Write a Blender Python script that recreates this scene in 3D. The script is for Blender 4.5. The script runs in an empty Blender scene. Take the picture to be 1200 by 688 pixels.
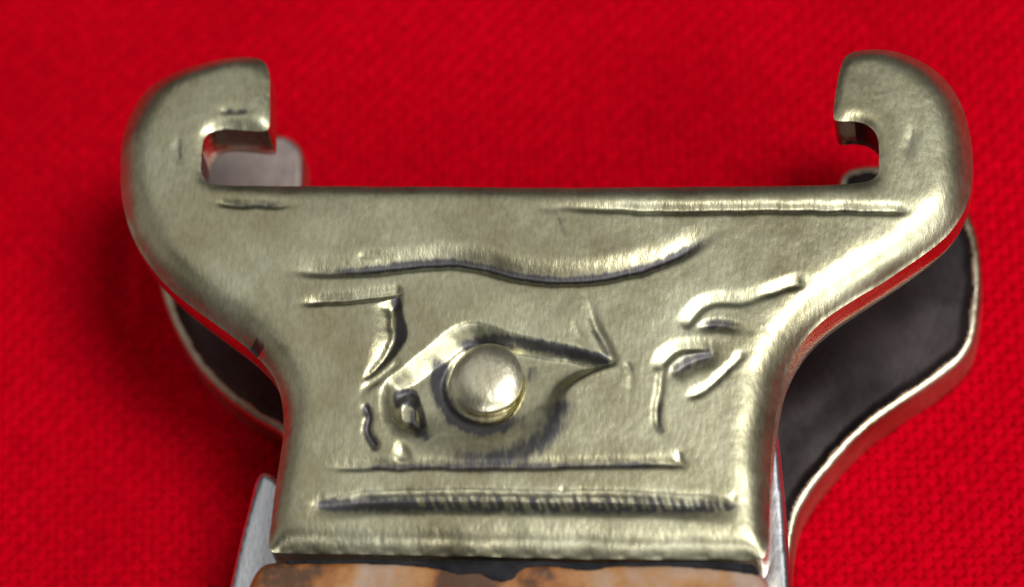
import bpy, bmesh, math, random
import numpy as np
from mathutils import Vector, Matrix

random.seed(7); rng = np.random.default_rng(7)
MM = 0.001
scene = bpy.context.scene
COL = scene.collection

# ------------------------------------------------------------------ camera
# knife axes: X right, Y along the knife towards the horns, Z up; origin on the front face, millimetres
R_AX = np.array([0.994, 0.0, -0.108]); R_AX /= np.linalg.norm(R_AX)
U_AX = np.array([0.0441, 0.913, 0.406]); U_AX -= R_AX * (U_AX @ R_AX); U_AX /= np.linalg.norm(U_AX)
V_AX = np.cross(R_AX, U_AX)
DIST, FPX = 230.0, 5520.0
CAM = V_AX * DIST
GAP = 11.8                 # front face to inner face of the rear bolster
PLATE = 3.8
Z_CLOTH = -GAP - 3.0

cam_data = bpy.data.cameras.new('camera')
cam_data.sensor_width = 36.0
cam_data.lens = FPX / 1200 * 36
cam_data.clip_start = 0.01; cam_data.clip_end = 20
cam_data.dof.use_dof = True
cam_data.dof.focus_distance = (DIST + 1.0) * MM
cam_data.dof.aperture_fstop = 30
cam = bpy.data.objects.new('camera', cam_data); COL.objects.link(cam)
M = Matrix.Identity(4)
for i in range(3):
    M[i][0], M[i][1], M[i][2], M[i][3] = R_AX[i], U_AX[i], V_AX[i], CAM[i] * MM
cam.matrix_world = M
scene.camera = cam

# ------------------------------------------------------------------ world and lamps
world = bpy.data.worlds.new('World'); scene.world = world; world.use_nodes = True
bg = world.node_tree.nodes['Background']
bg.inputs['Color'].default_value = (0.90, 0.94, 1.0, 1); bg.inputs['Strength'].default_value = 0.045

def area_lamp(name, direction, dist_mm, size_mm, watts, color, size_y=None):
    ld = bpy.data.lights.new(name, 'AREA'); ld.energy = watts; ld.color = color
    ld.shape = 'RECTANGLE'; ld.size = size_mm * MM; ld.size_y = (size_y or size_mm) * MM
    o = bpy.data.objects.new(name, ld); COL.objects.link(o)
    d = Vector(direction).normalized()
    o.location = d * dist_mm * MM
    o.rotation_euler = d.to_track_quat('Z', 'Y').to_euler()
    return o
area_lamp('key_lamp', (0.36, 0.0, 0.93), 600, 180, 2.65, (1.0, 0.99, 0.93))
area_lamp('front_lamp', (0.06, -0.64, 0.70), 700, 280, 0.80, (1.0, 1.0, 0.98), 150)
area_lamp('side_lamp', (0.64, -0.43, 0.63), 700, 180, 1.15, (1.0, 1.0, 0.97))
area_lamp('left_fill', (-0.85, 0.15, 0.42), 900, 600, 0.32, (1.0, 0.96, 0.86))  # added fill with no known source, lifts reflections in the left bevels
area_lamp('ceiling_lamp', (-0.30, 0.42, 0.82), 900, 560, 0.50, (1.0, 0.98, 0.92))

scene.view_settings.view_transform = 'Standard'; scene.view_settings.look = 'None'
scene.view_settings.exposure = 0; scene.view_settings.gamma = 1
scene.view_settings.use_curve_mapping = False

# ------------------------------------------------------------------ geometry helpers
def unproj(px, py, z):
    """point of the photograph (1200x688 pixels) -> knife coordinates in the plane at height z"""
    d = -V_AX + (px - 600) / FPX * R_AX + (344 - py) / FPX * U_AX
    t = (z - CAM[2]) / d[2]
    p = CAM + d * t
    return p[0], p[1]

def crown(x, y): return -(0.0016 * x * x + 0.002 * (y + 2) ** 2)
def unproj_face(px, py, drop=0.0):
    """point of the photograph -> the crowned front face, `drop` mm below it"""
    x, y = unproj(px, py, -drop)
    for _ in range(3): x, y = unproj(px, py, crown(x, y) - drop)
    return x, y

def curve(pts, z, closed=True, step=0.12, unp=True):
    """smooth outline through (x, y, radius[, corner]) points, corners kept sharp; returns Nx3 (x, y, radius)"""
    P = []
    for p in pts:
        x, y = (unproj_face(p[0], p[1], -z) if z > -0.5 else unproj(p[0], p[1], z)) if unp else p[:2]
        P.append((x, y, p[2] if len(p) > 2 else 1.0, bool(p[3]) if len(p) > 3 else False))
    n = len(P); out = []
    for i in range(n if closed else n - 1):
        p1, p2 = np.array(P[i][:3]), np.array(P[(i + 1) % n][:3])
        p0 = np.array(P[(i - 1) % n][:3]) if (closed or i > 0) else p1
        p3 = np.array(P[(i + 2) % n][:3]) if (closed or i + 2 < n) else p2
        if P[i][3]: p0 = p1
        if P[(i + 1) % n][3]: p3 = p2
        L = np.linalg.norm(p2[:2] - p1[:2]); k = max(1, int(math.ceil(L / step)))
        # centripetal-ish tangents, scaled by the chord
        l0 = np.linalg.norm(p1[:2] - p0[:2]) or L; l2 = np.linalg.norm(p3[:2] - p2[:2]) or L
        m1 = (p2 - p0) / (L + (l0 if not np.allclose(p0, p1) else 0)) * L
        m2 = (p3 - p1) / (L + (l2 if not np.allclose(p3, p2) else 0)) * L
        for j in range(k):
            t = j / k
            h = (2*t**3 - 3*t**2 + 1) * p1 + (t**3 - 2*t**2 + t) * m1 + (-2*t**3 + 3*t**2) * p2 + (t**3 - t**2) * m2
            h[2] = p1[2] + (p2[2] - p1[2]) * t
            out.append(h)
    if not closed: out.append(np.array(P[-1][:3]))
    return np.array(out)

def nearest(Q, line, closed=True):
    """for points Q (Nx2): distance, nearest point, interpolated third value, arc parameter 0..1, signed side"""
    A = line if closed else line[:-1]
    B = np.roll(line, -1, axis=0) if closed else line[1:]
    seg = np.linalg.norm(B[:, :2] - A[:, :2], axis=1); cum = np.concatenate([[0], np.cumsum(seg)])
    best = np.full(len(Q), 1e9); near = np.zeros((len(Q), 2)); val = np.zeros(len(Q)); arc = np.zeros(len(Q)); side = np.zeros(len(Q))
    if len(Q) == 0: return np.sqrt(best), near, val, arc, side
    T = 1.6
    tid = np.floor((Q - Q.min(0)) / T).astype(np.int64); tid = tid[:, 0] * 100000 + tid[:, 1]
    order = np.argsort(tid, kind='stable'); cuts = np.flatnonzero(np.diff(tid[order])) + 1
    AB = B[:, :2] - A[:, :2]; L2 = np.maximum((AB * AB).sum(1), 1e-12)
    for sel in np.split(order, cuts):
        q = Q[sel]; c = q.mean(0); rad = np.sqrt(((q - c) ** 2).sum(1)).max()
        tc = np.clip(((c - A[:, :2]) * AB).sum(1) / L2, 0, 1)
        dc = np.linalg.norm(A[:, :2] + tc[:, None] * AB - c, axis=1)
        ids = np.flatnonzero(dc <= dc.min() + 2 * rad + 1e-6)
        rel = q[:, None, :] - A[None, ids, :2]
        t = np.clip((rel * AB[None, ids]).sum(2) / L2[ids], 0, 1)
        e = rel - t[..., None] * AB[None, ids]
        d2 = (e * e).sum(2); k = d2.argmin(1); r = np.arange(len(sel)); ik = ids[k]; tk = t[r, k]
        best[sel] = d2[r, k]; near[sel] = A[ik, :2] + tk[:, None] * AB[ik]
        val[sel] = A[ik, 2] + (B[ik, 2] - A[ik, 2]) * tk
        arc[sel] = (cum[ik] + tk * seg[ik]) / cum[-1]
    return np.sqrt(best), near, val, arc, side

def inside(Q, line):
    x, y = Q[:, 0], Q[:, 1]; r = np.zeros(len(Q), bool)
    A = line; B = np.roll(line, -1, axis=0)
    for a, b in zip(A, B):
        if a[1] == b[1]: continue
        c = ((a[1] > y) != (b[1] > y)) & (x < (b[0] - a[0]) * (y - a[1]) / (b[1] - a[1]) + a[0])
        r ^= c
    return r

def plate_grid(outline, res):
    """quads of a fine grid cut to the outline: rim vertices are moved onto it. returns xy, faces, distance, radius"""
    lo = outline[:, :2].min(0) - 2 * res; hi = outline[:, :2].max(0) + 2 * res
    nx = int((hi[0] - lo[0]) / res) + 1; ny = int((hi[1] - lo[1]) / res) + 1
    gx, gy = np.meshgrid(lo[0] + np.arange(nx) * res, lo[1] + np.arange(ny) * res)
    Q = np.stack([gx.ravel(), gy.ravel()], 1)
    ins = inside(Q, outline)
    d, near, rad, arc, _ = nearest(Q, outline)
    idx = np.arange(nx * ny).reshape(ny, nx)
    quads = np.stack([idx[:-1, :-1], idx[:-1, 1:], idx[1:, 1:], idx[1:, :-1]], -1).reshape(-1, 4)
    cnt = ins[quads].sum(1)
    # a cell counts when its centre is inside
    cen = Q[quads].mean(1)
    cin = np.zeros(len(quads), bool); cin[cnt == 4] = True
    mixed = np.where((cnt > 0) & (cnt < 4))[0]
    cin[mixed] = inside(cen[mixed], outline)
    quads = quads[cin]
    used = np.zeros(len(Q), bool); used[quads.ravel()] = True
    # every vertex of the kept region's border goes to the outline
    e = np.concatenate([quads[:, [0, 1]], quads[:, [1, 2]], quads[:, [2, 3]], quads[:, [3, 0]]])
    key = np.sort(e, 1); _, inv, c = np.unique(key[:, 0].astype(np.int64) * len(Q) + key[:, 1], return_inverse=True, return_counts=True)
    border_edges = e[c[inv] == 1]
    bv = np.unique(border_edges.ravel())
    Q[bv] = near[bv]; d[bv] = 0
    remap = -np.ones(len(Q), int); remap[used] = np.arange(used.sum())
    nxt = {int(remap[a]): int(remap[b]) for a, b in border_edges}
    return Q[used], remap[quads], d[used], rad[used], nxt

def loops(nxt):
    left = dict(nxt); res = []
    while left:
        s, b = left.popitem(); L = [s, b]
        while b in left:
            b2 = left.pop(b)
            if b2 == s: break
            L.append(b2); b = b2
        res.append(L)
    return res

def mesh_obj(name, verts_mm, faces, mats, parent=None, smooth=True, mat_index=None):
    me = bpy.data.meshes.new(name)
    me.from_pydata([tuple(v) for v in np.asarray(verts_mm) * MM], [], [tuple(int(i) for i in f) for f in faces])
    for m in (mats if isinstance(mats, (list, tuple)) else [mats]): me.materials.append(m)
    if mat_index is not None: me.polygons.foreach_set('material_index', mat_index)
    me.polygons.foreach_set('use_smooth', [smooth] * len(me.polygons))
    me.update()
    o = bpy.data.objects.new(name, me); COL.objects.link(o)
    if parent: o.parent = parent
    return o

GRID_FACES = None
def relax(h, d, n):
    e = np.concatenate([GRID_FACES[:, [0, 1]], GRID_FACES[:, [1, 2]], GRID_FACES[:, [2, 3]], GRID_FACES[:, [3, 0]]])
    cnt = np.bincount(e.ravel(), minlength=len(h)); free = d > 0.0
    for _ in range(n):
        sm = np.bincount(e[:, 0], h[e[:, 1]], len(h)) + np.bincount(e[:, 1], h[e[:, 0]], len(h))
        h = np.where(free, 0.4 * h + 0.6 * sm / np.maximum(cnt, 1), h)
    return h

def plate(name, outline, res, height, thick, mats, parent, z_top, wall_rings=3, height_args=None, mat_of=None, draft=0.0, wall_mat=0, wall_test=None, sharp_rim=False):
    """solid plate whose top is a height field; walls and a flat underside close it"""
    Q, F, d, rad, nxt = plate_grid(outline, res)
    global GRID_FACES
    GRID_FACES = F
    h = height(Q, d, rad)
    n = len(Q); V = [np.column_stack([Q, z_top + h])]
    faces = [tuple(f) for f in F]
    mi = list(mat_of(Q, d, F)) if mat_of is not None else [0] * len(F)
    base = n; rings = []
    for L in loops(nxt):
        L = np.array(L); m = len(L)
        prev = L
        z0 = z_top + h[L]; z1 = z_top - thick
        c = Q[L]
        tan = np.roll(c, -1, 0) - np.roll(c, 1, 0); ln = np.linalg.norm(tan, axis=1); ln[ln == 0] = 1
        nrm = np.column_stack([tan[:, 1], -tan[:, 0]]) / ln[:, None]
        for k in range(1, wall_rings + 1):
            t = k / wall_rings
            inset = 0.0 if k < wall_rings else 0.12
            V.append(np.column_stack([c - nrm * (inset + draft * t), z0 + (z1 - z0) * (t if k == wall_rings else t * 0.94)]))
            ring = np.arange(base, base + m); base += m
            for i in range(m):
                j = (i + 1) % m
                faces.append((prev[i], ring[i], ring[j], prev[j])); mi.append(wall_mat if wall_test is None else wall_test(c[i]))
            prev = ring
        rings.append(prev)
    V = np.concatenate(V)
    from mathutils.geometry import tessellate_polygon
    for ring in rings:
        for tri in tessellate_polygon([[Vector((V[i][0], V[i][1], 0)) for i in ring]]):
            a, b, c = (ring[i] for i in tri)
            if (V[b][0] - V[a][0]) * (V[c][1] - V[a][1]) - (V[b][1] - V[a][1]) * (V[c][0] - V[a][0]) > 0: b, c = c, b
            faces.append((a, b, c)); mi.append(0)
    o = mesh_obj(name, V, faces, mats, parent, True, mi)
    if sharp_rim:
        me = o.data; ev = np.empty(len(me.edges) * 2, np.int32); me.edges.foreach_get('vertices', ev); ev = np.sort(ev.reshape(-1, 2), 1).astype(np.int64)
        rim = np.array([sorted(p) for p in nxt.items()], np.int64)
        hit = np.isin(ev[:, 0] * len(V) + ev[:, 1], rim[:, 0] * len(V) + rim[:, 1])
        at = me.attributes.new('sharp_edge', 'BOOLEAN', 'EDGE'); at.data.foreach_set('value', hit)
    return o

def sstep(a, b, x):
    t = np.clip((x - a) / (b - a), 0, 1); return t * t * (3 - 2 * t)

# smooth repeatable value noise for heights
_lat = rng.random((256, 256))
def vnoise(x, y):
    xi = np.floor(x).astype(int); yi = np.floor(y).astype(int); fx = x - xi; fy = y - yi
    fx = fx * fx * (3 - 2 * fx); fy = fy * fy * (3 - 2 * fy)
    g = lambda a, b: _lat[a % 256, b % 256]
    return (g(xi, yi) * (1 - fx) + g(xi + 1, yi) * fx) * (1 - fy) + (g(xi, yi + 1) * (1 - fx) + g(xi + 1, yi + 1) * fx) * fy - 0.5

# ------------------------------------------------------------------ materials
def new_mat(name):
    m = bpy.data.materials.new(name); m.use_nodes = True
    nt = m.node_tree; return m, nt, nt.nodes, nt.links, nt.nodes['Principled BSDF']

def noise_node(N, Lk, vec, scale, detail=4, rough=0.6):
    n = N.new('ShaderNodeTexNoise'); n.inputs['Scale'].default_value = scale
    n.inputs['Detail'].default_value = detail; n.inputs['Roughness'].default_value = rough
    Lk.new(vec, n.inputs['Vector']); return n
def ramp(N, Lk, src, stops):
    r = N.new('ShaderNodeValToRGB'); e = r.color_ramp.elements
    while len(e) < len(stops): e.new(0.5)
    for i, (p, c) in enumerate(stops): e[i].position = p; e[i].color = (*c, 1) if len(c) == 3 else c
    Lk.new(src, r.inputs['Fac']); return r
def mapping(N, Lk, src, scale=(1, 1, 1), rot=(0, 0, 0)):
    m = N.new('ShaderNodeMapping'); m.inputs['Scale'].default_value = scale; m.inputs['Rotation'].default_value = rot
    Lk.new(src, m.inputs['Vector']); return m

def metal(name, dark, light, rough=(0.26, 0.40), scratch=0.12, pit=0.22, tarnish_shade=None):
    m, nt, N, Lk, B = new_mat(name)
    tc = N.new('ShaderNodeTexCoord').outputs['Object']
    n1 = noise_node(N, Lk, tc, 170, 6, 0.6)      # clouds of thin tarnish, several millimetres wide
    c1 = ramp(N, Lk, n1.outputs['Fac'], [(0.32, dark), (0.66, light)])
    # fine slanted brush marks from polishing
    mp = mapping(N, Lk, tc, (5200, 1900, 1900), (0, 0, math.radians(-28)))
    n3 = noise_node(N, Lk, mp.outputs[0], 1.0, 4, 0.6)
    mix = N.new('ShaderNodeMix'); mix.data_type = 'RGBA'; mix.blend_type = 'MULTIPLY'; mix.inputs[0].default_value = 1.0
    c2 = ramp(N, Lk, n3.outputs['Fac'], [(0.28, (0.78, 0.77, 0.74)), (0.60, (1, 1, 1))])
    Lk.new(c1.outputs[0], mix.inputs[6]); Lk.new(c2.outputs[0], mix.inputs[7])
    col = mix.outputs[2]
    mr = N.new('ShaderNodeMapRange'); mr.inputs['To Min'].default_value = rough[0]; mr.inputs['To Max'].default_value = rough[1]
    Lk.new(n1.outputs['Fac'], mr.inputs['Value']); mr.inputs['From Min'].default_value = 0.3; mr.inputs['From Max'].default_value = 0.7
    rgh = mr.outputs[0]
    if tarnish_shade:       # blue-grey oxide in the cuts, with the hollows' shade painted in; ragged rubbed edges
        at = N.new('ShaderNodeAttribute'); at.attribute_name = 'tarnish_shade'
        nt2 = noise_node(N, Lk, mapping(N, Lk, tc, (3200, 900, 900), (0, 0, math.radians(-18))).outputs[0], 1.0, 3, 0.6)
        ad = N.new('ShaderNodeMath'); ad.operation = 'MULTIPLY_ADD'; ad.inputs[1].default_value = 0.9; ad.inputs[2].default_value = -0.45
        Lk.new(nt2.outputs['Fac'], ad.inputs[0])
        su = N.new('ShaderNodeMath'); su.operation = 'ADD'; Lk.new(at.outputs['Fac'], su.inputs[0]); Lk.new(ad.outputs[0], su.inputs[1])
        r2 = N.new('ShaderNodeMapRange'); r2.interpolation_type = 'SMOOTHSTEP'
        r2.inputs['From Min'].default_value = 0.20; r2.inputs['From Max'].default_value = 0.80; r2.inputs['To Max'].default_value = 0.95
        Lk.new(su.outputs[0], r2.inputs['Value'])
        mx = N.new('ShaderNodeMix'); mx.data_type = 'RGBA'; Lk.new(r2.outputs[0], mx.inputs[0]); Lk.new(col, mx.inputs[6]); mx.inputs[7].default_value = (*tarnish_shade, 1)
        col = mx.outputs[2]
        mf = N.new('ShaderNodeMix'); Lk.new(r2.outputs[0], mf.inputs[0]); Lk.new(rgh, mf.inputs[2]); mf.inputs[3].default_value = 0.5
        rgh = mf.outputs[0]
    Lk.new(col, B.inputs['Base Color']); Lk.new(rgh, B.inputs['Roughness'])
    B.inputs['Metallic'].default_value = 1.0
    b1 = N.new('ShaderNodeBump'); b1.inputs['Strength'].default_value = scratch; b1.inputs['Distance'].default_value = 0.00006
    Lk.new(n3.outputs['Fac'], b1.inputs['Height'])
    b2 = N.new('ShaderNodeBump'); b2.inputs['Strength'].default_value = pit; b2.inputs['Distance'].default_value = 0.00008
    n4 = noise_node(N, Lk, tc, 900, 5, 0.6)
    Lk.new(n4.outputs['Fac'], b2.inputs['Height']); Lk.new(b1.outputs[0], b2.inputs['Normal'])
    Lk.new(b2.outputs[0], B.inputs['Normal'])
    return m

M_BRASS = metal('worn_nickel_brass', (0.45, 0.405, 0.25), (0.65, 0.64, 0.465), (0.30, 0.43), 0.26, 0.12, tarnish_shade=(0.085, 0.08, 0.095))
M_EDGE = metal('polished_edge_brass', (0.68, 0.58, 0.40), (0.78, 0.68, 0.50), (0.2, 0.3), 0.05, 0.06)
M_RIVET = metal('polished_rivet_brass', (0.78, 0.72, 0.52), (0.86, 0.82, 0.65), (0.30, 0.42), 0.3, 0.4)
M_RIM = metal('bright_rim_brass', (0.42, 0.35, 0.22), (0.76, 0.72, 0.56), (0.28, 0.45), 0.2, 0.35)
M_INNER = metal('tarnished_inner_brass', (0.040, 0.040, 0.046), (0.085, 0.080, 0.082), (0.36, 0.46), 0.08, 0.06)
M_DULL = metal('dull_grey_brass', (0.38, 0.31, 0.30), (0.50, 0.42, 0.40), (0.4, 0.55), 0.2, 0.2)
M_STEEL = metal('grey_liner_steel', (0.56, 0.58, 0.64), (0.74, 0.76, 0.82), (0.26, 0.38), 0.25, 0.25)

def horn_mat():
    m, nt, N, Lk, B = new_mat('brown_horn')
    tc = N.new('ShaderNodeTexCoord').outputs['Object']
    mp = mapping(N, Lk, tc, (0.8, 0.75, 1))
    n0 = noise_node(N, Lk, mp.outputs[0], 230, 5, 0.6)
    n1 = noise_node(N, Lk, mp.outputs[0], 900, 5, 0.65)
    c0 = ramp(N, Lk, n0.outputs['Fac'], [(0.40, (0.10, 0.045, 0.022)), (0.455, (0.32, 0.12, 0.035)), (0.53, (0.44, 0.22, 0.085)), (0.61, (0.43, 0.30, 0.23))])
    cg = ramp(N, Lk, n1.outputs['Fac'], [(0.30, (0.84, 0.80, 0.76)), (0.62, (1, 1, 1))])
    c1 = N.new('ShaderNodeMix'); c1.data_type = 'RGBA'; c1.blend_type = 'MULTIPLY'; c1.inputs[0].default_value = 1
    Lk.new(c0.outputs[0], c1.inputs[6]); Lk.new(cg.outputs[0], c1.inputs[7])
    Lk.new(c1.outputs[2], B.inputs['Base Color']); B.inputs['Roughness'].default_value = 0.35
    b = N.new('ShaderNodeBump'); b.inputs['Strength'].default_value = 0.4; b.inputs['Distance'].default_value = 0.0002
    Lk.new(n1.outputs['Fac'], b.inputs['Height']); Lk.new(b.outputs[0], B.inputs['Normal'])
    return m
M_HORN = horn_mat()
def pitch_mat():
    m, nt, N, Lk, B = new_mat('dark_cement')
    tc = N.new('ShaderNodeTexCoord').outputs['Object']
    n = noise_node(N, Lk, tc, 900, 4, 0.6)
    c = ramp(N, Lk, n.outputs['Fac'], [(0.3, (0.006, 0.006, 0.008)), (0.7, (0.03, 0.03, 0.036))])
    Lk.new(c.outputs[0], B.inputs['Base Color']); B.inputs['Roughness'].default_value = 0.7; B.inputs['Specular IOR Level'].default_value = 0.12
    return m
M_PITCH = pitch_mat()

def cloth_mat(name, base):
    m, nt, N, Lk, B = new_mat(name)
    tc = N.new('ShaderNodeTexCoord').outputs['Object']
    n1 = noise_node(N, Lk, tc, 2400, 4, 0.7)
    k = 0.62
    c = ramp(N, Lk, n1.outputs['Fac'], [(0.32, tuple(b * k for b in base)), (0.66, base)])
    Lk.new(c.outputs[0], B.inputs['Base Color'])
    B.inputs['Roughness'].default_value = 0.9
    B.inputs['Specular IOR Level'].default_value = 0.0
    B.inputs['Sheen Weight'].default_value = 0.0
    n2 = noise_node(N, Lk, tc, 9000, 2, 0.6)
    b = N.new('ShaderNodeBump'); b.inputs['Strength'].default_value = 0.5; b.inputs['Distance'].default_value = 0.00005
    Lk.new(n2.outputs['Fac'], b.inputs['Height']); Lk.new(b.outputs[0], B.inputs['Normal'])
    return m
M_CLOTH = cloth_mat('red_cotton', (0.60, 0.0008, 0.011))
M_THREAD = cloth_mat('red_cotton_thread', (0.64, 0.0008, 0.012))

# ------------------------------------------------------------------ the cloth
def build_cloth():
    S = 400; k = 40
    xs = np.linspace(-S, S, k + 1); V = []; F = []
    for j in range(k + 1):
        for i in range(k + 1): V.append((xs[i], xs[j], Z_CLOTH - 0.22))
    for j in range(k):
        for i in range(k): a = j * (k + 1) + i; F.append((a, a + 1, a + k + 2, a + k + 1))
    base = mesh_obj('red_cloth', V, F, M_CLOTH)
    base['kind'] = 'structure'; base['label'] = 'red woven cotton cloth lying under the knife'
    # woven threads: warp and weft pass over and under each other
    P = 0.50; W = 84; H = 66; ncx = int(W / P); ncy = int(H / P)
    x0, y0 = -W / 2, -H / 2 + 6
    verts = []; faces = []; nv = 0
    prof = [(-0.5, -0.05), (-0.30, 0.075), (0.0, 0.11), (0.30, 0.075), (0.5, -0.05)]
    def threads(count, length_cells, horizontal, off):
        nonlocal nv
        for a in range(count):
            s = np.arange(0, length_cells + 0.01, 0.5)
            wob = 0.05 * np.interp(s, np.linspace(0, length_cells, 40), rng.normal(size=40))
            wid = 0.47 * P * (1 + 0.10 * np.interp(s, np.linspace(0, length_cells, 60), rng.normal(size=60)))
            zz = 0.095 * np.cos(np.pi * (s + 0.5 * 0 + a + off))
            along = s * P; across = (a + 0.5 + wob) * P
            n = len(s)
            for (u, hz) in prof:
                ac = across + u * wid * 2; z = Z_CLOTH - 0.13 + zz + hz
                if horizontal: verts.append(np.column_stack([x0 + along, y0 + ac, z]))
                else: verts.append(np.column_stack([x0 + ac, y0 + along, z]))
            k = len(prof)
            b = nv + (np.arange(k - 1)[:, None] * n + np.arange(n - 1)[None, :]).ravel()
            q = np.column_stack([b, b + 1, b + n + 1, b + n])
            if not horizontal: q = q[:, ::-1]
            faces.append(q); nv += k * n
    threads(ncy, ncx, True, 0); threads(ncx, ncy, False, 1)
    V = np.concatenate(verts); F = np.concatenate(faces)
    # the whole weave leans a little, as it lies on the table
    an = math.radians(1.5); ca, sa = math.cos(an), math.sin(an)
    V = np.column_stack([V[:, 0] * ca - V[:, 1] * sa, V[:, 0] * sa + V[:, 1] * ca, V[:, 2]])
    me = bpy.data.meshes.new('weave')
    me.vertices.add(len(V)); me.vertices.foreach_set('co', (V * MM).ravel())
    me.loops.add(F.size); me.loops.foreach_set('vertex_index', F.ravel().astype(np.int32))
    me.polygons.add(len(F)); me.polygons.foreach_set('loop_start', np.arange(0, F.size, 4, dtype=np.int32))
    me.update(calc_edges=True); me.polygons.foreach_set('use_smooth', [True] * len(F))
    me.materials.append(M_THREAD)
    o = bpy.data.objects.new('weave', me); COL.objects.link(o); o.parent = base; o['kind'] = 'stuff'
build_cloth()

# ------------------------------------------------------------------ the knife
knife = bpy.data.objects.new('folding_knife', None); COL.objects.link(knife)
knife.empty_display_size = 0.01
knife['label'] = 'folding knife with two horned brass bolsters and brown horn handle on red cloth'
knife['category'] = 'knife'

ZO = -0.6
OUT = [ # x, y, edge radius, corner
 (300, 68, .5), (310, 73, .4), (315, 84, .35), (316, 110, .30), (316, 144, .35), (314, 152, .4), (305, 154, .45), (288, 153, .5), (262, 152, .5), (245, 156, .3),
 (238, 166, .2), (236, 185, .18), (236, 202, .18), (243, 213, .18), (256, 217, .2), (300, 218, .3), (352, 218, .35), (500, 219, .4), (640, 220, .4), (800, 219, .4),
 (920, 218, .35), (985, 216, .3), (1018, 212, .25), (1029, 204, .2), (1030, 190, .2), (1030, 172, .2), (1026, 156, .25), (1015, 146, .3), (1000, 142, .3),
 (986, 142, .25), (978, 140, .25), (977, 132, .3), (979, 112, .35), (984, 84, .4), (991, 67, .5), (1005, 60, .6), (1035, 59, .8), (1062, 65, 1.0), (1090, 79, 1.2), (1112, 99, 1.4), (1127, 125, 1.6),
 (1136, 155, 1.7), (1140, 188, 1.7), (1138, 220, 1.6), (1130, 247, 1.5), (1112, 274, 1.6), (1085, 297, 1.6), (1050, 321, 1.6), (1010, 346, 1.6),
 (975, 369, 1.6), (948, 393, 1.6), (930, 419, 1.6), (918, 447, 1.6), (911, 477, 1.4), (906, 512, 1.4), (903, 552, 1.3), (902, 600, 1.3), (900, 640, .8), (893, 655, .6),
 (880, 657, .95), (760, 656, .95), (600, 653, .95), (450, 650, .95), (330, 648, .95), (318, 646, .7), (315, 636, .8), (318, 612, .9), (322, 578, 1.0), (328, 540, 1.1), (332, 508, 1.2),
 (331, 478, 1.3), (325, 452, 1.3), (312, 430, 1.3), (290, 408, 1.4), (262, 387, 1.5), (232, 365, 1.5), (201, 340, 1.5), (176, 312, 1.5), (158, 283, 1.5),
 (147, 252, 1.4), (142, 225, 1.4), (141, 195, 1.4), (145, 160, 1.4), (155, 131, 1.4), (172, 107, 1.4), (195, 90, 1.2), (225, 78, 1.0), (255, 70, .8), (280, 67, .6)]
outline = curve([(*unproj_face(p[0], p[1], 0.66 * p[2]), *p[2:]) for p in OUT], 0, unp=False)
if (np.roll(outline[:, 0], -1) * outline[:, 1] - outline[:, 0] * np.roll(outline[:, 1], -1)).sum() > 0:
    outline = outline[::-1]          # counter-clockwise seen from above

PX = 1 / 24.0   # mm per photo pixel on the face

def stroke(Q, pts, width, depth, up=1.0, down=1.0, taper=(0.12, 0.12), rag=0.0, lip=1.9):
    """an engraved line: pts (x, y[, weight]) in photo pixels, width in pixels of each wall; up/down scale the walls"""
    line = curve([(p[0], p[1], p[2] if len(p) > 2 else 1.0) for p in pts], 0.0, closed=False, step=0.25)
    lo = line[:, :2].min(0) - 2.5; hi = line[:, :2].max(0) + 2.5
    m = (Q > lo).all(1) & (Q < hi).all(1)
    res = np.zeros(len(Q))
    q = Q[m]
    d, near, wt, arc, _ = nearest(q, line, closed=False)
    above = (q[:, 1] - near[:, 1]) >= 0
    w = width * PX * np.where(above, up, down)
    if rag: w = w * (1 + rag * vnoise(q[:, 0] * 3.1 + 40, q[:, 1] * 0.9))
    t = np.clip(1 - d / w, 0, 1)
    prof = np.where(above, t ** lip, 0.5 * t * t * (3 - 2 * t) + 0.5 * t)        # soft lip above, crisp wall below
    tp = sstep(0, max(taper[0], 1e-3), arc + 1e-3) * sstep(0, max(taper[1], 1e-3), 1 - arc + 1e-3)
    res[m] = prof * depth * wt * (0.15 + 0.85 * tp)
    return res

def pocket(Q, pts, depth, wall, floor_tilt=(0, 0), lip=1.5):
    """a sunk area with sloping walls; wall width in pixels; pts third value scales the wall's width"""
    line = curve([(p[0], p[1], p[2] if len(p) > 2 else 1.0) for p in pts], 0.0, step=0.2)
    lo = line[:, :2].min(0) - 1; hi = line[:, :2].max(0) + 1
    m = (Q > lo).all(1) & (Q < hi).all(1)
    q = Q[m]; d, near, wt, arc, _ = nearest(q, line); ins = inside(q, line)
    w = wall * PX * wt
    t = np.where(ins, np.clip(d / w, 0, 1), 0)
    eo = (near - q) / np.maximum(d, 1e-6)[:, None]
    up = sstep(-0.1, 0.7, eo[:, 1] * 0.9 - eo[:, 0] * 0.35)       # wall above / to the left: soft lip, then a steep cut
    steep = 0.75 * t ** 1.15 + 0.25 * t * t * (3 - 2 * t)
    ramp_ = 0.5 * np.sin(t * math.pi / 2) + 0.5 * t * t * (3 - 2 * t)
    f = up * steep + (1 - up) * ramp_
    c = line[:, :2].mean(0)
    f = f * (depth + floor_tilt[0] * (q[:, 0] - c[0]) + floor_tilt[1] * (q[:, 1] - c[1]))
    res = np.zeros(len(Q)); res[m] = np.maximum(f, 0)
    return res

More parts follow.
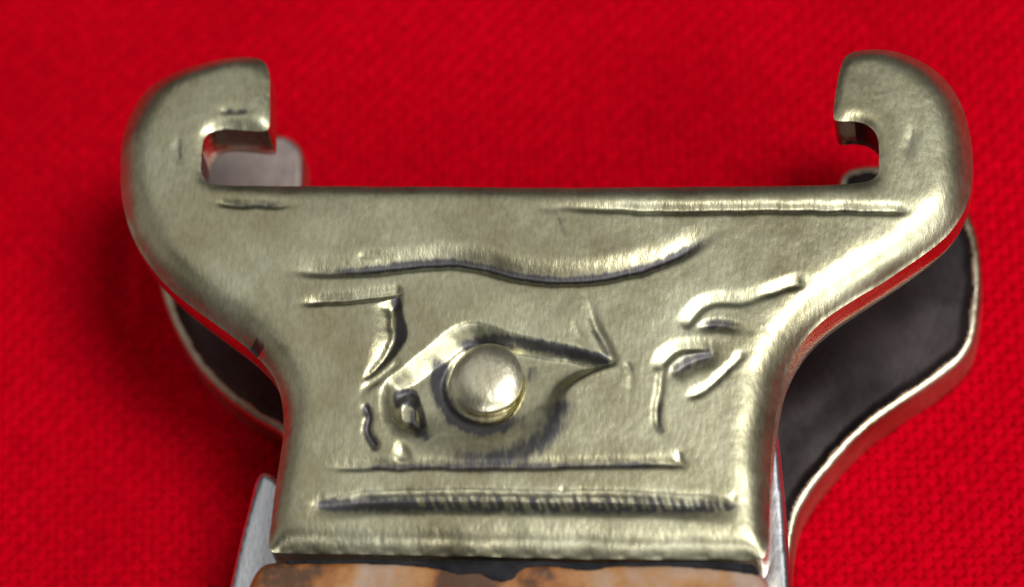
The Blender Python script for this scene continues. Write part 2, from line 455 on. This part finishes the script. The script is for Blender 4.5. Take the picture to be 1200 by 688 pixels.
RIVET_PX = (570, 441)
def front_height(Q, d, rad):
    r0 = np.maximum(rad, 0.05); r = r0 * (1.45 + 0.35 * vnoise(Q[:, 0] * 0.6 + 30, Q[:, 1] * 0.6))
    e = np.clip(r - d, 0, None); e0 = np.clip(r0 - d, 0, None)
    h = -0.46 * r * (e / r) ** 2.7
    h = relax(h, d, 40)
    h += crown(Q[:, 0], Q[:, 1])
    # slightly crowned, hand-filed face with shallow dents
    h += 0.035 * vnoise(Q[:, 0] * 0.45, Q[:, 1] * 0.45) + 0.012 * vnoise(Q[:, 0] * 1.3 + 9, Q[:, 1] * 1.3) + 0.006 * vnoise(Q[:, 0] * 4 + 5, Q[:, 1] * 4)
    Q = Q + 0.10 * np.column_stack([vnoise(Q[:, 0] * 1.1 + 3, Q[:, 1] * 1.1), vnoise(Q[:, 0] * 1.1 + 77, Q[:, 1] * 1.1 + 5)]) + 0.035 * np.column_stack([vnoise(Q[:, 0] * 3.7 + 3, Q[:, 1] * 3.7), vnoise(Q[:, 0] * 3.7 + 77, Q[:, 1] * 3.7 + 5)])
    g = np.zeros(len(Q))
    def cut(x):
        nonlocal g
        g = np.maximum(g, x)
    # lines along the top edge
    cut(stroke(Q, [(252, 238), (290, 240), (350, 241)], 9, 0.13, 1.2, .6, (.15, .4)))
    cut(stroke(Q, [(640, 243), (700, 244), (780, 246), (900, 245), (1000, 245), (1064, 246)], 12, 0.22, 1.1, .6, (.3, .04)))
    # flowing back line
    cut(stroke(Q, [(335, 318, .35), (400, 318, .45), (440, 316, .8), (480, 310), (530, 307), (570, 313), (610, 323), (650, 327), (700, 325), (750, 315, .9), (790, 301, .7), (818, 286, .5), (842, 271, .3)], 24, 0.36, 1.2, .42, (.08, .08)))
    cut(stroke(Q, [(415, 301), (440, 300), (480, 303), (520, 306)], 10, 0.10, 1.2, .8, (.1, .6)))
    # stroke over the head and the gouge under it
    cut(stroke(Q, [(352, 355, .7), (400, 351), (470, 343)], 13, 0.24, 1.1, .5, (.2, .02)))
    cut(pocket(Q, [(440, 352, 2.0), (468, 346, .6), (473, 368, 1.3), (479, 392, 1.6), (468, 415, 1.4), (446, 437, 1), (426, 446, .8), (430, 424, 2), (436, 398, 3), (436, 372, 3)], 0.36, 13))
    # the deep eye around the rivet
    cut(pocket(Q, [(724, 425, .5), (690, 411, .8), (640, 399, 1.0), (600, 390, 1.1), (560, 378, 1.2), (535, 381, 1.25), (505, 403, 1.3), (475, 427, 1.25), (449, 446, 1.1), (444, 478, 1.3), (458, 510, 2.5), (488, 528, 3.5),
                   (520, 539, 4), (560, 547, 4), (600, 543, 4), (636, 520, 3.4), (658, 484, 2.2), (668, 454, 1.3), (690, 438, .8)], 0.52, 17, floor_tilt=(0.0, 0.075)))
    cut(pocket(Q, [(566 + 54 * math.cos(k * math.pi / 6), 446 + 52 * math.sin(k * math.pi / 6), 1 if k not in (9, 10, 11, 0, 1) else 1.6) for k in range(12)], 0.80, 9))
    # arch-shaped cell and the marks beside it
    cut(pocket(Q, [(456, 470, 1.0), (463, 458, 1.0), (478, 452, 1.0), (490, 458, 1), (496, 474, 1), (504, 500, 2), (490, 514, 3), (474, 506, 3), (461, 492, 1.0)], 0.95, 10))
    cut(pocket(Q, [(460, 524, 1.5), (470, 512, 2), (481, 524, 1), (482, 540, .8), (464, 540, .8)], 0.12, 9))
    cut(stroke(Q, [(426, 472), (433, 487), (430, 503), (435, 516), (444, 528)], 6, 0.22, 1, 1, (.2, .1)))
    cut(stroke(Q, [(470, 415), (452, 436), (430, 452), (422, 468)], 9, 0.12, 1, 1, (.2, .3)))
    # rule under the picture
    cut(stroke(Q, [(372, 548, .6), (440, 547), (540, 547), (640, 546), (720, 545), (799, 544)], 9, 0.15, 1.5, .6, (.1, .02)))
    cut(stroke(Q, [(793, 528), (797, 537), (801, 547)], 5, 0.12, 1, 1, (.3, .05)))
    # broad tapered groove near the foot: short bright lip above, long dark slope below
    cut(stroke(Q, [(356, 592, .2), (390, 589, .55), (440, 584), (540, 582), (640, 583), (740, 585), (820, 588, .75), (868, 592, .2)], 22, 0.36, .55, 1.1, (.05, .04), 0.06))
    # hindquarters on the right: linked hooked facets with a thin stem
    cut(stroke(Q, [(804, 386, .5), (811, 373, 1.1), (822, 361, 1.1), (840, 354, .8), (866, 355, .5), (888, 347, .4), (905, 341, .8), (944, 331, .8)], 13, 0.20, 1.2, .5, (.06, .06), lip=1.2))
    cut(stroke(Q, [(814, 384), (838, 378), (872, 384)], 13, 0.17, .6, 1.1, (.3, .3)))
    cut(stroke(Q, [(774, 436, .5), (779, 423, 1.1), (794, 411, 1.1), (814, 409, .8), (846, 412, .5)], 13, 0.20, 1.2, .5, (.08, .12), lip=1.2))
    cut(stroke(Q, [(779, 422), (774, 450), (769, 482), (771, 498), (778, 511)], 5.5, 0.15, 1, 1, (.1, .2), lip=1))
    cut(stroke(Q, [(784, 440), (806, 425), (842, 413)], 16, 0.20, .6, 1.2, (.2, .1)))
    cut(stroke(Q, [(806, 466), (828, 457), (848, 438), (874, 413)], 9, 0.14, 1.2, .6, (.1, .1), .4))
    # tail strokes beside the eye's corner
    cut(stroke(Q, [(688, 336), (692, 358), (700, 384), (712, 408), (722, 424)], 9, 0.17, 1, 1, (.6, .03)))
    cut(stroke(Q, [(672, 372), (678, 392), (690, 408)], 7, 0.05, 1, 1, (.4, .3)))
    cut(stroke(Q, [(734, 424), (740, 436), (738, 470)], 5, 0.07, 1, 1, (.1, .7)))
    # hook marks
    cut(stroke(Q, [(254, 129), (275, 130), (294, 129)], 11, 0.10, 1.2, .5, (.3, .3)))
    cut(stroke(Q, [(211, 155), (208, 175), (213, 195)], 10, 0.08, 1, 1, (.4, .4)))
    cut(stroke(Q, [(1069, 142), (1066, 165), (1062, 190)], 13, 0.08, 1, 1, (.45, .45)))
    # dings and scratches
    cut(stroke(Q, [(292, 398), (297, 404), (303, 412)], 6, 0.2, 1, 1, (.2, .1)))
    for (x, y, L, a, dp) in [(350, 592, 16, 70, .06), (655, 250, 24, 60, .04), (270, 315, 14, 75, .03), (898, 386, 16, 55, .05), (740, 325, 12, 60, .03),
                             (660, 575, 11, 75, .12), (375, 582, 10, 75, .08), (445, 630, 11, 75, .08), (860, 582, 11, 60, .09), (735, 515, 12, 75, .04), (440, 425, 30, 65, .03), (600, 250, 40, 70, .02), (850, 470, 30, 72, .02)]:
        dx, dy = math.cos(math.radians(a)) * L / 2, math.sin(math.radians(a)) * L / 2
        cut(stroke(Q, [(x - dx, y - dy), (x, y), (x + dx, y + dy)], 4.0, dp * .55, 1, 1, (.3, .3)))
    for i in range(70):   # chatter of the graver along the foot groove and edge
        x = rng.uniform(480, 880); y = rng.choice([rng.uniform(578, 606), rng.uniform(626, 645)]); L = rng.uniform(8, 18)
        g = g + np.minimum(.06, stroke(Q, [(x - L * .18, y - L / 2), (x + L * .18, y + L / 2)], 3.4, rng.uniform(.006, .018), 1, 1, (.4, .4)))
    for i in range(46):
        x = 490 + i * 8.2 + rng.uniform(-2.5, 2.5); y = 590 + rng.uniform(-4, 4); L = rng.uniform(12, 24)
        g = g - 0.8 * stroke(Q, [(x - L * .2, y - L / 2), (x + L * .2, y + L / 2)], 3.4, rng.uniform(.02, .06), 1, 1, (.3, .3))
    return h - relax(g, d + 1, 3)

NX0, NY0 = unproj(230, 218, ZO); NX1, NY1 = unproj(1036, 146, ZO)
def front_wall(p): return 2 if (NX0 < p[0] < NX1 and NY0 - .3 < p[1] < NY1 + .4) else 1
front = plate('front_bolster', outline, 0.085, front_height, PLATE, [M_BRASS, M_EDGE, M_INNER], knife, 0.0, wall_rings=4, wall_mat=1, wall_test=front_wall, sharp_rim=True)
def add_tarnish_shade(o):  # oxide mask that also paints shade into the hollows and groove walls
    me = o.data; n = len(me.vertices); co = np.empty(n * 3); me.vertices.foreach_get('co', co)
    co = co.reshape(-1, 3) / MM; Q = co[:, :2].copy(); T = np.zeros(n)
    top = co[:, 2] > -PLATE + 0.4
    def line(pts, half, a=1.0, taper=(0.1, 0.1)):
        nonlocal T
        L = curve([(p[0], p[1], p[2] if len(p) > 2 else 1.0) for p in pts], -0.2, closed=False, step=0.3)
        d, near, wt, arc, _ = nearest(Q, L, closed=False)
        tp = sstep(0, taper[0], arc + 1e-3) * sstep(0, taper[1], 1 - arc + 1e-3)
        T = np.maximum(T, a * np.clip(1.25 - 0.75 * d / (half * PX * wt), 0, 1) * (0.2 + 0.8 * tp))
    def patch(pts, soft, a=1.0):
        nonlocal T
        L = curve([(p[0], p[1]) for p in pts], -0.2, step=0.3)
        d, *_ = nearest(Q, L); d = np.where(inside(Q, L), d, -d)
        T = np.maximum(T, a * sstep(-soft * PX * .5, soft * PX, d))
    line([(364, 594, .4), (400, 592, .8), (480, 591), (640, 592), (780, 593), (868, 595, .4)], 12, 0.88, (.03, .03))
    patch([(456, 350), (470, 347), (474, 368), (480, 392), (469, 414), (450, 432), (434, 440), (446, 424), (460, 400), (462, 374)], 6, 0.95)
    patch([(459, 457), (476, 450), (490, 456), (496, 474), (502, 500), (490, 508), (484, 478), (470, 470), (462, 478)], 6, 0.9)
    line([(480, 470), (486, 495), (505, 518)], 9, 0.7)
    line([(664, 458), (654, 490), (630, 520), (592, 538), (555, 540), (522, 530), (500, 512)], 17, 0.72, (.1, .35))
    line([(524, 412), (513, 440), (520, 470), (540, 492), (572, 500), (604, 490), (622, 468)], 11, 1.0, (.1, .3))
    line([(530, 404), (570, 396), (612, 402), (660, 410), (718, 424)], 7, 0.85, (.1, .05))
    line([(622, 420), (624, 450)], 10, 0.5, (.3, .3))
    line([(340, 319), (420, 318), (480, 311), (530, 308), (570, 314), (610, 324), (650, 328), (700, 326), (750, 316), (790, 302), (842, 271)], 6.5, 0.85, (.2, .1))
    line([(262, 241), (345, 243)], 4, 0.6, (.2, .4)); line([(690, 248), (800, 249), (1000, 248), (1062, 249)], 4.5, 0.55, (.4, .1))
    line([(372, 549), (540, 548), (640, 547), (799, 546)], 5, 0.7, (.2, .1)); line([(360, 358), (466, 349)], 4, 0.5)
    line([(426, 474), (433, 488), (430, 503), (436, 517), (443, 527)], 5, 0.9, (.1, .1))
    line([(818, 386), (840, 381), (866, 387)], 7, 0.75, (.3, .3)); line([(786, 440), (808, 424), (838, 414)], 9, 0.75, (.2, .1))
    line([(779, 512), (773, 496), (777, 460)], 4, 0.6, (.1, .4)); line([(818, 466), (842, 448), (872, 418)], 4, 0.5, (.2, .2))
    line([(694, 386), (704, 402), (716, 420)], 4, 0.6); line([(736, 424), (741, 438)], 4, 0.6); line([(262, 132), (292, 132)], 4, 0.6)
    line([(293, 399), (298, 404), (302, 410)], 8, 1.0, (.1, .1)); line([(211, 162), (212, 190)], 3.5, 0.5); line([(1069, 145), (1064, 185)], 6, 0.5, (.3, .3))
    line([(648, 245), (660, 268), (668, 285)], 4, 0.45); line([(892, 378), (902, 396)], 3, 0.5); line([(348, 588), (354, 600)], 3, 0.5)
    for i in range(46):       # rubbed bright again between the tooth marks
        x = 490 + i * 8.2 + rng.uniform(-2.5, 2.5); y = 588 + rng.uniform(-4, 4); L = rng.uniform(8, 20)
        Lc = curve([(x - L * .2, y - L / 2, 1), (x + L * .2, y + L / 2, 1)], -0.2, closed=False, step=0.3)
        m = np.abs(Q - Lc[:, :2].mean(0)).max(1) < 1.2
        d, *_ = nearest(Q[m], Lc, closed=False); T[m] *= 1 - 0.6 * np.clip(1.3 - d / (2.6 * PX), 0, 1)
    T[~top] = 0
    at = me.attributes.new('tarnish_shade', 'FLOAT', 'POINT'); at.data.foreach_set('value', T)
add_tarnish_shade(front)
front['label'] = 'upper horned brass bolster with an engraved animal scene around a rivet'

# domed rivet in the eye
def lathe(name, profile, center, mat, parent, seg=64, wob=0.0):
    V = []; F = []; n = len(profile)
    ph = [rng.uniform(0, 6.28) for _ in range(3)]
    for i in range(seg):
        a = 2 * math.pi * i / seg
        k = 1 + wob * (math.sin(2 * a + ph[0]) + .6 * math.sin(3 * a + ph[1]))
        for (r, z) in profile: V.append((center[0] + r * k * math.cos(a), center[1] + r * k * math.sin(a), center[2] + z))
    for i in range(seg):
        j = (i + 1) % seg
        for k in range(n - 1): F.append((i * n + k, j * n + k, j * n + k + 1, i * n + k + 1))
    F.append(tuple(i * n + n - 1 for i in range(seg)))
    F.append(tuple(i * n for i in reversed(range(seg))))
    return mesh_obj(name, V, F, mat, parent)
rx, ry = unproj_face(*RIVET_PX, -0.1)
prof = [(1.70, -1.3), (1.75, -0.6), (1.77, -0.30)]
for k in range(14):
    r = 1.77 * math.cos(k / 13 * math.pi / 2) ** 0.7 if k < 13 else 0.1
    prof.append((max(r, .1), -0.30 + 0.36 * (1 - (r / 1.77) ** 3.6) + 0.002 * k))
rivet = lathe('rivet', prof, (rx, ry, 0.17), M_RIVET, front, wob=0.02)
rivet['label'] = 'polished domed rivet head'

# rear bolster: the same horned shape lying on the cloth, its hollow inner side up
REAR = [(322, 157, 1), (342, 162, 1), (354, 178, 1), (354, 225, 1), (352, 262, 1, 1), (290, 258, 1), (275, 275, 1), (272, 310, 1), (290, 322, 1), (640, 335, 1), (960, 345, 1), (1005, 340, 1), (1020, 325, 1), (1018, 300, 1), (1005, 290, 1),
 (978, 286, 1, 1), (980, 245, 1), (984, 208, 1), (998, 196, 1), (1040, 192, 1), (1078, 199, 1), (1110, 216, 1), (1134, 246, 1), (1146, 280, 1), (1150, 320, 1), (1148, 362, 1), (1141, 400, 1), (1126, 423, 1), (1096, 447, 1), (1060, 471, 1), (1025, 496, 1), (1000, 518, 1), (976, 545, 1), (955, 571, 1), (938, 600, 1), (929, 640, 1),
 (924, 700, 1), (918, 750, 1), (905, 762, 1), (600, 765, 1), (355, 760, 1), (342, 748, 1), (342, 690, 1), (346, 620, 1), (345, 560, 1), (332, 512, 1), (296, 488, 1), (262, 463, 1), (232, 431, 1), (210, 396, 1), (195, 362, 1), (187, 335, 1), (183, 310, 1), (184, 285, 1), (192, 250, 1), (205, 210, 1), (240, 178, 1), (290, 160, 1)]
ro = curve(REAR, -GAP)
if (np.roll(ro[:, 0], -1) * ro[:, 1] - ro[:, 0] * np.roll(ro[:, 1], -1)).sum() > 0: ro = ro[::-1]
R_TOP = unproj(600, 330, -GAP)[1]
def rear_height(Q, d, rad):
    r = 0.30
    e = np.clip(r - d, 0, None); h = -(r - np.sqrt(np.maximum(r * r - e * e, 0))) * .9
    body = np.maximum(sstep(1.6, 0.2, Q[:, 1] - R_TOP - 1.0), Q[:, 0] > 0)
    h -= 0.12 * sstep(0.34, 0.9, d + 0.16 * vnoise(Q[:, 0] * 1.4, Q[:, 1] * 1.4)) * body
    return h + 0.03 * vnoise(Q[:, 0] * .8, Q[:, 1] * .8) + 0.02 * vnoise(Q[:, 0] * 3.1, Q[:, 1] * 3.1) * (d < .8)
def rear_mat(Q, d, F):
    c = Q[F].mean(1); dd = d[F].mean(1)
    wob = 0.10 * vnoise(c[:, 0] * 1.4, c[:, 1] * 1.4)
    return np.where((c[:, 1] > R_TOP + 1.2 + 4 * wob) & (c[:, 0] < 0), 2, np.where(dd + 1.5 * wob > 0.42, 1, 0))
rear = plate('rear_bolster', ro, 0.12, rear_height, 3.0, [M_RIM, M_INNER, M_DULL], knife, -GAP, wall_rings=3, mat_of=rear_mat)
rear['label'] = 'lower horned brass bolster with dark hollow inside and bright rim'

# ------------------------------------------------------------------ steel liners, blade and handle
def strip(name, pts, z_top, thick, mat, r=0.2, res=0.25, label=None, bumpy=0.0, unp=False, parent=knife):
    ol = curve(pts, z_top, unp=unp, step=0.25)
    if (np.roll(ol[:, 0], -1) * ol[:, 1] - ol[:, 0] * np.roll(ol[:, 1], -1)).sum() > 0: ol = ol[::-1]
    def hh(Q, d, rad):
        q = np.maximum(rad, .05); e = np.clip(q - d, 0, None)
        return -(q - np.sqrt(np.maximum(q * q - e * e, 0))) * .95 + bumpy * vnoise(Q[:, 0] * .8, Q[:, 1] * .8)
    o = plate(name, ol, res, hh, thick, mat, parent, z_top, wall_rings=2)
    if label: o['label'] = label
    return o
def mmz(pts, z):   # pixel points -> mm
    return [(*unproj(p[0], p[1], z), *p[2:]) for p in pts]
TAIL = [(21.0, -45, .3), (19.5, -62, .3), (12, -72, .3), (0, -75, .3), (-12, -70, .3), (-17, -60, .3), (-18.5, -42, .3)]
LZ = -4.2
liner_pts = mmz([(334, 566, .3), (322, 555, .5), (309, 548, .7), (299, 553, .8), (290, 590, .5), (280, 630, .45), (270, 675, .45), (262, 715, .45)], LZ)
liner_r = mmz([(929, 720, .35), (926, 680, .35), (922, 620, .35), (917, 560, .35), (911, 505, .35), (902, 450, .3), (860, 430, .3), (600, 425, .3), (360, 440, .3), (335, 500, .3)], LZ)
strip('liner', liner_pts + [(x * .83 - 1.0, y, r) for x, y, r in TAIL[::-1]] + liner_r, LZ, 1.6, M_STEEL, res=0.15, label='grey steel liner showing beside the bolster foot')
def shrink(pts, k, dy=0): return [(p[0] * k, p[1] + dy, *p[2:]) for p in pts]
full = liner_pts + [(x * .83 - 1.0, y, r) for x, y, r in TAIL[::-1]] + liner_r
strip('liner', shrink(full, .93), -GAP + 1.6 + .45, 1.58 + .45, M_STEEL, res=0.5, unp=False)
strip('blade', shrink(full, .80), LZ - 1.62, (LZ - 1.62) - (-GAP + 2.07), M_STEEL, res=0.5, unp=False, label='blade folded between the liners')
# horn scale butting against the bolster
sz = -0.7
scale_pts = mmz([(312, 657, .4), (420, 656, .4), (520, 658, .4), (610, 658, .4), (720, 658, .4), (820, 660, .4), (885, 666, .5), (901, 680, .9), (908, 700, 1.0)], sz)
scale_pts += [(x * .82 - .6, y, 1.2) for x, y, r in TAIL] + mmz([(280, 712, 1.0), (286, 690, .9), (296, 668, .7)], sz)
strip('handle_scale', scale_pts, sz, 2.4, M_HORN, res=0.2, bumpy=0.12, label='brown horn handle scale butting against the bolster')
rs = [(p[0] * .95, p[1], p[2]) for p in scale_pts]
strip('handle_scale', rs, -GAP, 2.6, M_HORN, res=0.5, unp=False, label='lower horn handle scale')
# dark cement squeezed out at the joint
strip('joint_filler', mmz([(335, 655, .2), (500, 655, .2), (700, 657, .2), (880, 659, .2), (888, 672, .2), (800, 664, .2), (720, 664, .2), (690, 670, .2), (640, 664, .2), (612, 668, .2), (600, 680, .2),
      (578, 682, .2), (560, 673, .2), (535, 674, .2), (515, 668, .2), (440, 660, .2), (335, 660, .2)], -0.6), -0.60, 1.2, M_PITCH, res=0.12, bumpy=0.15, label='dark cement at the joint')
